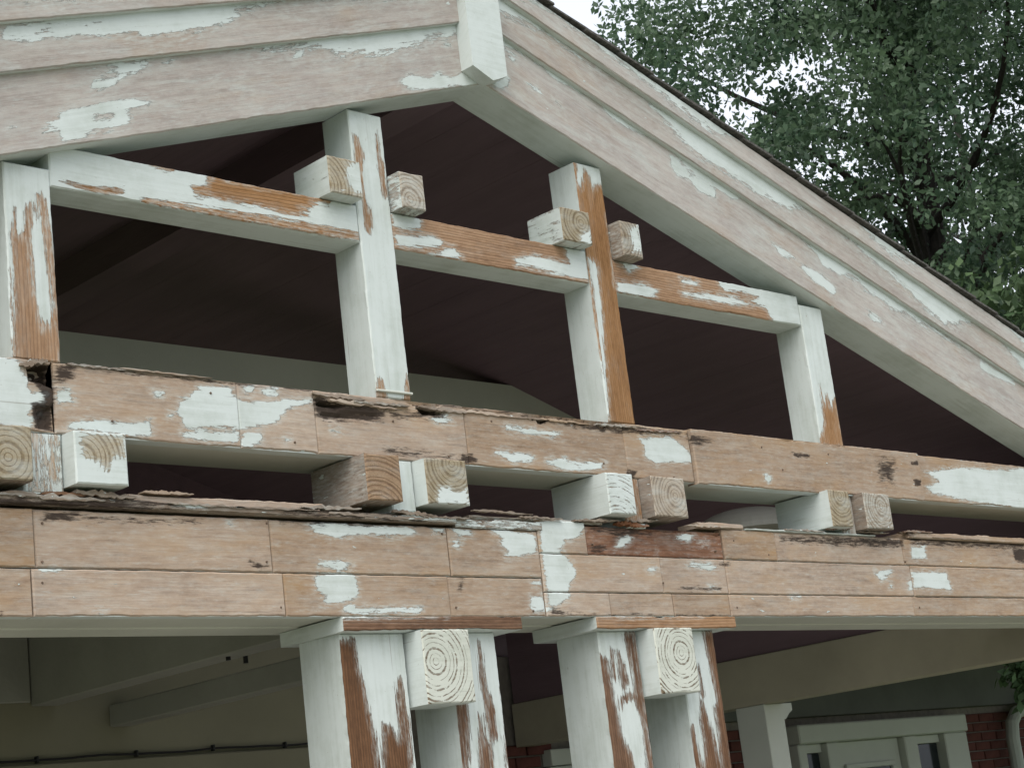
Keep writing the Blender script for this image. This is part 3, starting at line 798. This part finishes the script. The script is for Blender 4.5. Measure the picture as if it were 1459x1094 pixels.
# split capping strips lying along the top
xp = hx(647, 745)
beam('capping_strip', 0.2, xp, ztopA + .009, ztopA + .034, -0.014, .16, 'grey', parent=head, base=-.02, side=-.02, rag_t=.022, rag_b=.006, paint=[z4((610, 650), (650, 635), (735, 645), (720, 665), (640, 665)), z5((340, 605), (420, 610), (700, 640), (690, 665), (480, 650), (360, 630))], rot=[(z4((-100, 620), (480, 630), (700, 660), (480, 680), (-100, 670)), 0.05), (z5((0, 600), (360, 620), (640, 660), (400, 665), (0, 640)), .06)])
beam('capping_strip', hx(190, 700), hx(470, 715), ztopA + .036, ztopA + .060, 0.03, .10, 'tan', parent=head, base=-.02, side=-.02, rag_t=.008)
beam('capping_strip', xp + .004, hx(770, 735), ztopA + .002, ztopA + .032, -0.004, .14, 'grey', parent=head, base=.0, side=-.02, rag_t=.022)
beam('capping_strip', hx(672, 730), hx(862, 742), ztopA + .034, ztopA + .046, 0.01, .10, 'grey', parent=head, base=-.004, side=-.02, rag_t=.006)
beam('capping_strip', hx(995, 745), hx(1058, 748), ztr + .002, ztr + .022, -0.004, .10, 'tan', parent=head, base=-.02, side=-.02, rag_t=.004)
beam('capping_strip', hx(1060, 752), hx(1246, 760), ztr + .001, ztr + .007, -0.006, .16, 'grey', parent=head, base=.02, side=.02, rag_t=.003)
beam('capping_strip', hx(1292, 765), 8.05, ztr + .002, ztr + .028, -0.010, .16, 'tan', parent=head, base=-.02, side=-.02, rag_t=.006, rot=[(z16((600, 620), (660, 625), (650, 660), (600, 650)), .03)])
for x0, x1, b in ((2.35, 2.455, 0), (3.57, 3.655, 0), (4.60, 4.685, 0), (5.75, 5.92, 0)):
    zt = 2.6065
    zb = (ztopA + .036) if x0 < 4 else (ztr + .008 if x0 > 5 else ztr - .012)
    if zt - zb > .003:
        beam('shim', x0, x1, zb, zt, -0.006, .13, 'grey', parent=head, base=.012, side=.01, rag_t=.003, rag_b=.004, res=.006)

# splintered slivers, crumbled bits and nail heads on the decayed edges
def splinter(parent, px, py, length, h, Y, tilt, mat, seed, dz=0.0):
    rr = random.Random(seed)
    p = at(px, py, Y)
    n = 21
    topl, botl = [], []
    for k in range(n):
        t = k / (n - 1)
        env = math.sin(math.pi * (0.12 + .86 * t)) ** .6
        x = p[0] + length * t
        zc = p[2] + dz + tilt * length * t
        topl.append((x, zc + h * env * rr.uniform(.05, 1.0) * .7))
        botl.append((x + rr.uniform(-.003, .003), zc - h * env * rr.uniform(.0, .9) * .6))
    prism('splinter', botl + topl[::-1], Y, Y + rr.uniform(.012, .03), mat, parent, rr.choice([-.03, -.03, -.03, -.012]))
for k, (px, py, L_, h_, Y_, ti, mt) in enumerate([
        (446, 560, .20, .016, -.004, -.02, 'grey'), (470, 569, .26, .014, -.008, -.03, 'tan'), (505, 572, .22, .012, -.012, .02, 'grey'), (598, 579, .20, .014, -.006, -.02, 'grey'),
        (640, 583, .30, .012, -.004, -.01, 'tan'), (700, 590, .25, .009, -.003, .0, 'grey'), (770, 596, .24, .010, -.004, -.01, 'tan'), (850, 604, .20, .012, -.006, .02, 'grey'),
        (95, 518, .18, .010, -.003, .0, 'grey'), (170, 524, .30, .006, -.002, .0, 'tan'), (910, 612, .22, .010, -.004, .03, 'red'), (30, 520, .08, .020, -.01, .25, 'grey')]):
    splinter(tie, px, py, L_, h_, Y_, ti, mt, 300 + k)
for k, (px, py, L_, h_, Y_, ti, mt) in enumerate([
        (0, 702, .30, .018, -.02, -.02, 'grey'), (60, 703, .22, .014, -.016, .03, 'brown'), (110, 700, .18, .020, -.02, -.05, 'grey'), (205, 700, .16, .010, .02, .0, 'tan'), (240, 716, .25, .010, -.02, -.01, 'grey'), (330, 722, .30, .008, -.02, .01, 'grey'),
        (430, 722, .22, .014, -.02, .02, 'grey'), (470, 730, .35, .012, -.018, -.02, 'grey'), (520, 737, .25, .012, -.016, .03, 'grey'), (560, 728, .16, .014, -.02, -.04, 'grey'), (600, 735, .2, .010, -.018, .0, 'grey'), (675, 726, .26, .010, -.012, -.02, 'grey'),
        (740, 736, .2, .010, -.012, .0, 'grey'), (820, 741, .22, .012, -.01, .03, 'grey'), (880, 745, .16, .018, -.012, -.03, 'red'), (900, 742, .14, .012, -.014, .05, 'grey'), (980, 748, .25, .010, -.01, .0, 'tan'),
        (1120, 754, .24, .010, -.012, .0, 'grey'), (1180, 752, .16, .014, -.012, .03, 'red'), (1225, 757, .2, .008, -.01, .0, 'grey'), (1285, 757, .22, .012, -.016, .02, 'brown'), (1330, 765, .35, .006, -.016, .0, 'grey')]):
    splinter(head, px, py, L_, h_, Y_, ti, mt, 400 + k)
def nail(px, py, Y, parent):
    p = at(px, py, Y)
    tube('nail_head', [(p[0], Y + .01, p[2]), (p[0], Y - .0015, p[2]), (p[0], Y - .003, p[2])], [.0034, .0034, .0025], 'rust', parent, 8)
for q in ((1085, 637), (1180, 647), (1115, 669), (1302, 684), (1300, 660), (160, 600), (300, 560), (420, 630), (560, 600), (640, 650), (700, 600), (860, 660), (960, 680), (1000, 630)):
    nail(*q, -.0125 if 1000 < q[0] < 1310 else 0.0015, tie)
for q in ((60, 745), (60, 800), (380, 745), (380, 800), (60, 830), (400, 865), (630, 760), (650, 865), (760, 870), (845, 775), (1020, 785), (1045, 770), (1095, 790), (1290, 800), (1050, 865), (1310, 865), (945, 830)):
    nail(*q, 0.001, head)

# ------------------------------------------------------------------ columns
CG = 'twin column posts'
capg = 'flat caps on the twin columns'
Cp = lambda x0, x1, mat, lab, y0=.04, **k: tag(post('column_post', x0, x1, 0.1205, 2.2485, y0, .19, mat, **k), lab, 'post', CG)
Cp(3.345, 3.585, 'brown', 'wide column post with a broad dark brown peeled wedge', base=.03, bare=[
    z17((365, 200), (455, 185), (470, 330), (495, 390), (520, 520), (560, 690), (575, 854), (600, 1200), (380, 1200), (392, 854), (380, 560), (370, 400)),
    z17((610, 625), (640, 640), (690, 720), (700, 660), (690, 560), (690, 390), (705, 450), (735, 620), (752, 854), (760, 1100), (615, 1100))])
Cp(3.768, 3.957, 'brown', 'white column post with thin brown cracks, partner of the wide wedge post', base=.03, bare=[
    z17((985, 515), (1045, 512), (1050, 854), (1015, 854)), z17((1103, 200), (1125, 300), (1140, 450), (1182, 560), (1197, 680), (1170, 722), (1145, 560), (1118, 400)),
    z17((1110, 580), (1130, 700), (1167, 760), (1172, 854), (1180, 1100), (1125, 1100), (1110, 680)), z17((1225, 450), (1262, 700), (1280, 854), (1250, 854), (1240, 600))])
Cp(4.425, 4.612, 'brown', 'column post with a pale knot showing in peeled brown streaks', base=.03, bare=[
    z18((412, 268), (455, 288), (470, 390), (500, 540), (540, 720), (590, 790), (600, 854), (620, 1100), (470, 1100), (452, 680), (428, 430)), z18((480, 240), (502, 385), (490, 385)),
    z18((515, 250), (545, 330), (562, 410), (540, 440), (525, 350)),
    z18((545, 160), (595, 150), (610, 260), (640, 420), (660, 560), (690, 780), (705, 860), (720, 1100), (690, 1100), (650, 640), (620, 540), (590, 490), (540, 500), (530, 540), (525, 500), (560, 470), (610, 470), (590, 350), (565, 250))])
Cp(4.825, 5.012, 'brown', 'column post with a solid brown stripped edge, beside the ring marked block', base=.03, bare=[
    z18((955, 150), (1010, 145), (1035, 300), (1085, 640), (1115, 860), (1130, 1100), (1065, 1000), (1040, 680), (1015, 540), (1030, 500), (990, 290)),
    z18((945, 500), (970, 560), (1010, 700), (1050, 854), (1060, 1100), (960, 1100), (965, 720), (945, 600)), z18((880, 640), (905, 643), (930, 780), (952, 860), (900, 854)), z18((918, 300), (947, 420), (962, 480), (945, 470))])
tag(timber('column_block', (3.5955, -.03, 2.031), XA, ZA, .19, .2165, .15, 'ring_paint', res=.008, ring=z17((880, 300))[0], base=.03, side=.03, bare=[z17((760, 510), (790, 340), (815, 470), (850, 515))]),
    'white painted square block with dark ring arcs on the column with the brown wedge', 'block', 'square blocks between the twin posts')
tag(timber('column_block', (4.622, -.03, 2.031), XA, ZA, .198, .2165, .15, 'ring_paint', res=.008, ring=z18((842, 255))[0], base=.03, side=.03, bare=[z18((690, 470), (700, 390), (740, 440), (760, 465))]),
    'cream square block with concentric rings on the column with the stripped edge', 'block', 'square blocks between the twin posts')
for x0, x1, mat, lab, pt in ((3.327, 4.04, 'brown', 'dark brown stripped cap plate on the column with the brown wedge', [z17((395, 40), (930, 42), (930, 55), (395, 62))]),
                             (4.38, 5.092, 'orange', 'orange stripped cap plate on the column with the stripped edge', [z18((380, 45), (950, 30), (950, 55), (400, 62))])):
    tag(beam('cap_plate', x0, x1, 2.249, 2.2905, -.006, .30, mat, base=-.03, side=dict(L=.03, R=-.02, T=.03, B=.03), paint=pt, rag_b=.004, rag_t=.003), lab, 'cap', capg)

# ------------------------------------------------------------------ inside the porch
tag(prism('inner_beam', [(2.0, 3.34), (6.5, 3.34), (6.52, 3.615), (6.27, 3.705), (2.36, 3.705), (2.0, 3.56)], 1.85, 1.98, 'inner'), 'pale inner collar beam crossing the dark roof space behind the posts', 'beam')
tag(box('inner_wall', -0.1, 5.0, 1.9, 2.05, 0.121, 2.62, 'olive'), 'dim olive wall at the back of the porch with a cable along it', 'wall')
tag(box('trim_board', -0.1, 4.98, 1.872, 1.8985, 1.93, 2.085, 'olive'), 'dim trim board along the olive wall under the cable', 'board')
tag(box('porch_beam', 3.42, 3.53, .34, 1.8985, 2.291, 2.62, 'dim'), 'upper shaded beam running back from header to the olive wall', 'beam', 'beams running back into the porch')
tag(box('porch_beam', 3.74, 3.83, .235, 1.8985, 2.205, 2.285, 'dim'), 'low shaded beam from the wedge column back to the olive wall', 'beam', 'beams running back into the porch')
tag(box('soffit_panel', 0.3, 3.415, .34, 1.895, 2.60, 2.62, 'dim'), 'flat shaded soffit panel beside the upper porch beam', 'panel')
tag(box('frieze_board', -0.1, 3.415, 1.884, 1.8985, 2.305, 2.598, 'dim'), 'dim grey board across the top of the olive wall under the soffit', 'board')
cab = []
for i in range(33):
    t = i / 32
    x = 2.6 + 2.2 * t
    cab.append((x, 1.886, 2.104 - .005 * math.sin(t * 4 * math.pi) ** 2 + .0012 * math.sin(i * 1.7)))
cable = tag(empty('cable', (2.6, 1.89, 2.10)), 'thin black cable stapled along the olive porch wall', 'cable')
tube('wire', cab, .0045, 'black', cable, 6)
for i in (6, 12, 18, 23, 28):
    x, y, zz = cab[i]
    box('clip', x - .004, x + .004, 1.876, 1.8975, zz - .010, zz + .014, 'black', cable, .002)
for k, (a, b) in enumerate(((325, 935), (350, 939))):
    p = at(a, b, 0.75)
    tag(tube('hook', [(p[0], .75, p[2] + .18), (p[0], .75, p[2] + .01), (p[0], .75, p[2] - .012)], .008, 'black'), ('small black bolt hanging below the shaded porch soffit, close to the upper porch beam', 'small black bolt hanging nearest the low beam of the wedge column')[k], 'bolt', 'bolts under the porch soffit')
# side beam, its column and dark boards added above to block light, on the far side
for (xb_, lab1, lab2, lab3) in ((8.0, 'olive shaded side beam running back from header to the brick house', 'dark stained boards added to block light at the eave above the shaded side beam', 'slim white porch column under the shaded side beam by the front door'),):
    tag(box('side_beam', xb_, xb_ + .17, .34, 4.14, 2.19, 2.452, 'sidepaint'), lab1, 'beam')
    tag(box('eave_light_block', xb_ + .02, xb_ + .08, .125, 4.14, 2.4525, 3.04, 'stain'), lab2, 'board')
    c = tag(empty('porch_column', (xb_, 2.1, .12)), lab3, 'column')
    box('shaft', xb_ + .003, xb_ + .167, 2.2, 2.40, .121, 2.1885, 'trimw', c)
    prism('bracket', [(xb_ + .168, 2.10), (xb_ + .20, 2.105), (xb_ + .235, 2.135), (xb_ + .265, 2.15), (xb_ + .265, 2.1885), (xb_ + .168, 2.1885)], 2.215, 2.385, 'trimw', c)
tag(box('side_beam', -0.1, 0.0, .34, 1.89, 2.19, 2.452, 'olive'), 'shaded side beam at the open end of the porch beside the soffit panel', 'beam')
tag(box('eave_light_block', -0.08, -0.02, .125, 1.89, 2.4525, 2.94, 'stain'), 'unseen dark stained boards added to block light at the eave above the soffit panel', 'board')  # out of view, added to keep light out of the open end
# bowl shaped lamp in the roof space
lamp = tag(empty('bowl_lamp', (6.5, 1.0, 2.70)), 'pale upturned bowl lamp in the gap above the header', 'lamp')
vs, fs = [], []
nseg, nr = 32, 9
for i in range(nr):
    t = i / (nr - 1) * math.pi / 2
    for k in range(nseg):
        a = 2 * math.pi * k / nseg
        vs.append((6.53 + .245 * math.cos(t) ** .8 * math.cos(a) if t < 1.57 else 6.53, 1.0 + .245 * math.cos(t) ** .8 * math.sin(a) if t < 1.57 else 1.0, 2.83 + .115 * math.sin(t)))
for i in range(nr - 1):
    for k in range(nseg):
        fs.append((i * nseg + k, i * nseg + (k + 1) % nseg, (i + 1) * nseg + (k + 1) % nseg, (i + 1) * nseg + k))
link_mesh('shade', vs, fs, W['lamp'], lamp)
tube('stem', [(6.53, 1.0, 2.56), (6.53, 1.0, 2.72), (6.53, 1.0, 2.831)], [.09, .03, .03], 'lamp', lamp, 12)

# ------------------------------------------------------------------ the house behind the porch
house = tag(empty('brick_house', (9, 4.15, 0)), 'dark red brick house wall with white entrance behind the porch', 'house')
box('wall', 5.0, 16.5, 4.165, 4.4, 0.0, 2.75, 'mortar', house)
box('gable_wall', -0.1, 8.1, 4.2, 4.4, 2.755, 4.2, 'stain', house)
box('frieze', 8.18, 16.5, 4.09, 4.163, 2.26, 2.60, 'slate', house)
box('frieze_moulding', 8.18, 16.5, 4.05, 4.163, 2.605, 2.65, 'trimw', house)
box('soffit', 8.47, 17.5, 1.0, 4.4, 2.76, 2.84, 'stain', house)  # eave soffit, its forward reach added to shade door and brick
bm_v, bm_f = bevel_box_data(-.105, .105, -.02, .02, -.032, .032, .005)
brick_me = None
bcount = 0
for zone in ((7.55, 8.22), (9.62, 10.6), (12.92, 15.6)):
    for r in range(11):
        zc = 1.5 + r * .0745
        if zc > 2.24: continue
        x = zone[0] + (.11 if r % 2 else 0)
        while x < zone[1] - .1:
            if brick_me is None:
                b0 = link_mesh('brick', bm_v, bm_f, W['brick'], house); brick_me = b0.data
            else:
                b0 = bpy.data.objects.new('brick', brick_me); COL.objects.link(b0); b0.parent = house
                b0.matrix_parent_inverse = Matrix.Translation(house.location).inverted()
            b0.location = (x + .105, 4.16 + rng.uniform(-.003, .003), zc)
            x += .22; bcount += 1
# window with white trim between the columns
win = box('window', 8.235, 9.5, 4.152, 4.163, .95, 1.975, 'trimw', house)
box('head_trim', 8.235, 9.5, 4.08, 4.163, 2.06, 2.16, 'trimw', win)
box('sash', 8.235, 9.5, 4.10, 4.163, 1.98, 2.055, 'trimw', win)
for k in range(10):
    box('slat', 8.25, 9.48, 4.115, 4.150, 1.90 - k * .07, 1.955 - k * .07, 'trimw', win)
# entrance: frame, sidelights, door
def dx(px): return at(px, 1075, 4.05)[0]
door = box('door', dx(1194), dx(1287), 4.08, 4.15, .12, 2.063, 'trimw', house)
box('head_board', 10.66, 12.84, 4.0, 4.163, 2.065, 2.20, 'trimw', door, .01)
for a, b in ((1134, 1146), (1176, 1193), (1288, 1306), (1346, 1378)):
    box('jamb', dx(a), dx(b), 4.02, 4.163, .12, 2.064, 'trimw', door, .008)
for a, b in ((1147, 1175), (1307, 1345)):
    box('sidelight', dx(a), dx(b), 4.10, 4.15, .6, 2.0, 'glass', door)
    box('sidelight_rail', dx(a), dx(b), 4.07, 4.162, 2.001, 2.064, 'trimw', door)
box('pane', dx(1210), dx(1270), 4.072, 4.0785, 1.2, 1.86, 'glass', door, .001)
for (a, b, c, d) in ((1205, 1275, 1.862, 1.90), (1205, 1275, 1.16, 1.198)):
    box('pane_frame', dx(a), dx(b), 4.055, 4.0785, c, d, 'trimw', door)
for a, b in ((1204, 1209), (1271, 1276)):
    box('pane_frame', dx(a), dx(b), 4.055, 4.0785, 1.2, 1.861, 'trimw', door)
# downspout
X0 = at(1440, 1060, 4.05)[0]
tag(tube('downspout', [(X0 + .75, 4.02, 2.30), (X0 + .40, 4.02, 2.235), (X0 + .12, 4.02, 2.18), (X0 + .03, 4.02, 2.10), (X0, 4.02, 1.98), (X0, 4.02, 1.5), (X0, 4.02, 0.02)], .055, 'metal', None, 12, (0, 1, 0)), 'pale curved downspout running down the dark brick wall', 'downspout')

# ------------------------------------------------------------------ trees and shrub
def leaves(name, centres, per, spread, size, mat, parent, seed, droop=.5):
    r = np.random.RandomState(seed)
    C = np.repeat(np.array([c[:3] for c in centres]), per, 0)
    rad = np.repeat(np.array([c[3] for c in centres]), per)
    n = len(C)
    d = r.normal(size=(n, 3)); d /= np.linalg.norm(d, axis=1)[:, None]
    q = C + d * (rad * r.rand(n) ** .45)[:, None] * np.array(spread)
    a = r.normal(size=(n, 3)); a[:, 2] -= droop; a /= np.linalg.norm(a, axis=1)[:, None]
    b = np.cross(a, r.normal(size=(n, 3))); b /= np.linalg.norm(b, axis=1)[:, None]
    c = np.cross(a, b)
    s = size * (0.6 + .8 * r.rand(n))[:, None]
    v = np.stack([q, q + a * s * .5 + b * s * .27 + c * s * .06, q + a * s, q + a * s * .5 - b * s * .27 + c * s * .06], 1).reshape(-1, 3)
    me = bpy.data.meshes.new(name)
    me.vertices.add(4 * n); me.vertices.foreach_set('co', v.ravel())
    me.loops.add(4 * n); me.loops.foreach_set('vertex_index', np.arange(4 * n, dtype=np.int32))
    me.polygons.add(n); me.polygons.foreach_set('loop_start', np.arange(0, 4 * n, 4, dtype=np.int32))
    me.update()
    cl = np.repeat(np.random.RandomState(seed + 1).rand(len(centres)), per)
    lv = np.clip(.55 * cl + .45 * r.rand(n), 0, 1)
    me.attributes.new('lv', 'FLOAT', 'POINT').data.foreach_set('value', np.repeat(lv, 4).astype(np.float32))
    me.materials.append(W[mat])
    o = bpy.data.objects.new(name, me); COL.objects.link(o)
    o.parent = parent; o.matrix_parent_inverse = Matrix.Translation(parent.location).inverted()
    return o
def tree(name, lab, base, h, cc, rad, nclump, per, clr, lsize, mat, seed, tr=.22, group='trees behind the gable', limbs=40, holes=()):
    r = np.random.RandomState(seed)
    root = tag(empty(name, tuple(base)), lab, 'tree', group)
    base, cc, rad = np.array(base, float), np.array(cc, float), np.array(rad, float)
    top = np.array([base[0] + .2, base[1], h])
    tpts = [base + (top - base) * t + np.array([.12 * math.sin(3 * t), .1 * math.sin(4 * t + 1), 0]) for t in np.linspace(0, 1, 10)]
    tube('trunk', tpts, [tr * (1 - .75 * t) for t in np.linspace(0, 1, 10)], 'bark', root, 10)
    cl = []
    while len(cl) < nclump:
        d = r.normal(size=3); d /= np.linalg.norm(d)
        p = cc + d * rad * r.rand() ** .42
        cl.append((*p, clr * r.uniform(.6, 1.25)))
    order = r.permutation(len(cl))[:limbs]
    for k in order:
        p = np.array(cl[k][:3])
        t = np.clip(((p[2] - base[2]) / (h - base[2])) - r.uniform(.0, .14), .3, .95)
        s = base + (top - base) * t
        mid = s * .5 + p * .5 + r.normal(size=3) * .25 + np.array([0, 0, .15])
        q = [(1 - a) ** 2 * s + 2 * a * (1 - a) * mid + a * a * p for a in np.linspace(0, 1, 7)]
        r0 = tr * (1 - .7 * t) * r.uniform(.22, .6)
        tube('branch', q, [r0 * (1 - .85 * a) + .006 for a in np.linspace(0, 1, 7)], 'bark', root, 6)
    leaves('crown', cl, per, (1, 1, .75), lsize, mat, root, seed + 5)
    return root
t0 = rng_pt(1320, 420, 17.0)
tc = rng_pt(1310, 140, 17.0)
tree('oak_tree', 'large dark leafy tree rising behind the roof slope with sky showing through', (t0[0], t0[1], 0), 10.5, (tc[0], tc[1], tc[2] + .6), (2.75, 2.6, 3.2), 340, 240, .40, .068, 'leaf_dark', 21, .2, limbs=40)
t1 = rng_pt(1535, 470, 15.0)
tree('bright_tree', 'brighter green small tree showing low beside the roof edge', (t1[0], t1[1], 0), t1[2] + .3, (t1[0], t1[1], t1[2] - .3), (.9, .9, 1.0), 60, 120, .4, .10, 'leaf_light', 33, .08, limbs=24)
t2 = rng_pt(1350, 320, 24.0)
tree('oak_tree', 'thinner dark tree standing farther back, seen between the larger tree and the roof edge', (t2[0] + .3, t2[1], 0), t2[2] + 2, (t2[0], t2[1], t2[2] - .5), (2.6, 2.6, 2.8), 80, 80, .5, .09, 'leaf_dark', 47, .16, limbs=50)
# shrub by the entrance
sc = rng_pt(1478, 950, 12.2)
shrub = tag(empty('shrub', (sc[0] + .35, sc[1], 0)), 'green leafy shrub tip hanging beside the entrance', 'shrub')
tube('stem', [(sc[0] + .35, sc[1], 0), (sc[0] + .36, sc[1], 1.2), (sc[0] + .32, sc[1], 2.4)], [.05, .04, .02], 'bark', shrub, 8)
rs = np.random.RandomState(5)
leaves('foliage', [(sc[0] + .33 + rs.normal() * .2, sc[1] + rs.normal() * .2, sc[2] + .03 + rs.normal() * .13, .13) for _ in range(34)], 46, (1, 1, 1), .075, 'leaf_shrub', shrub, 8, 1.0)
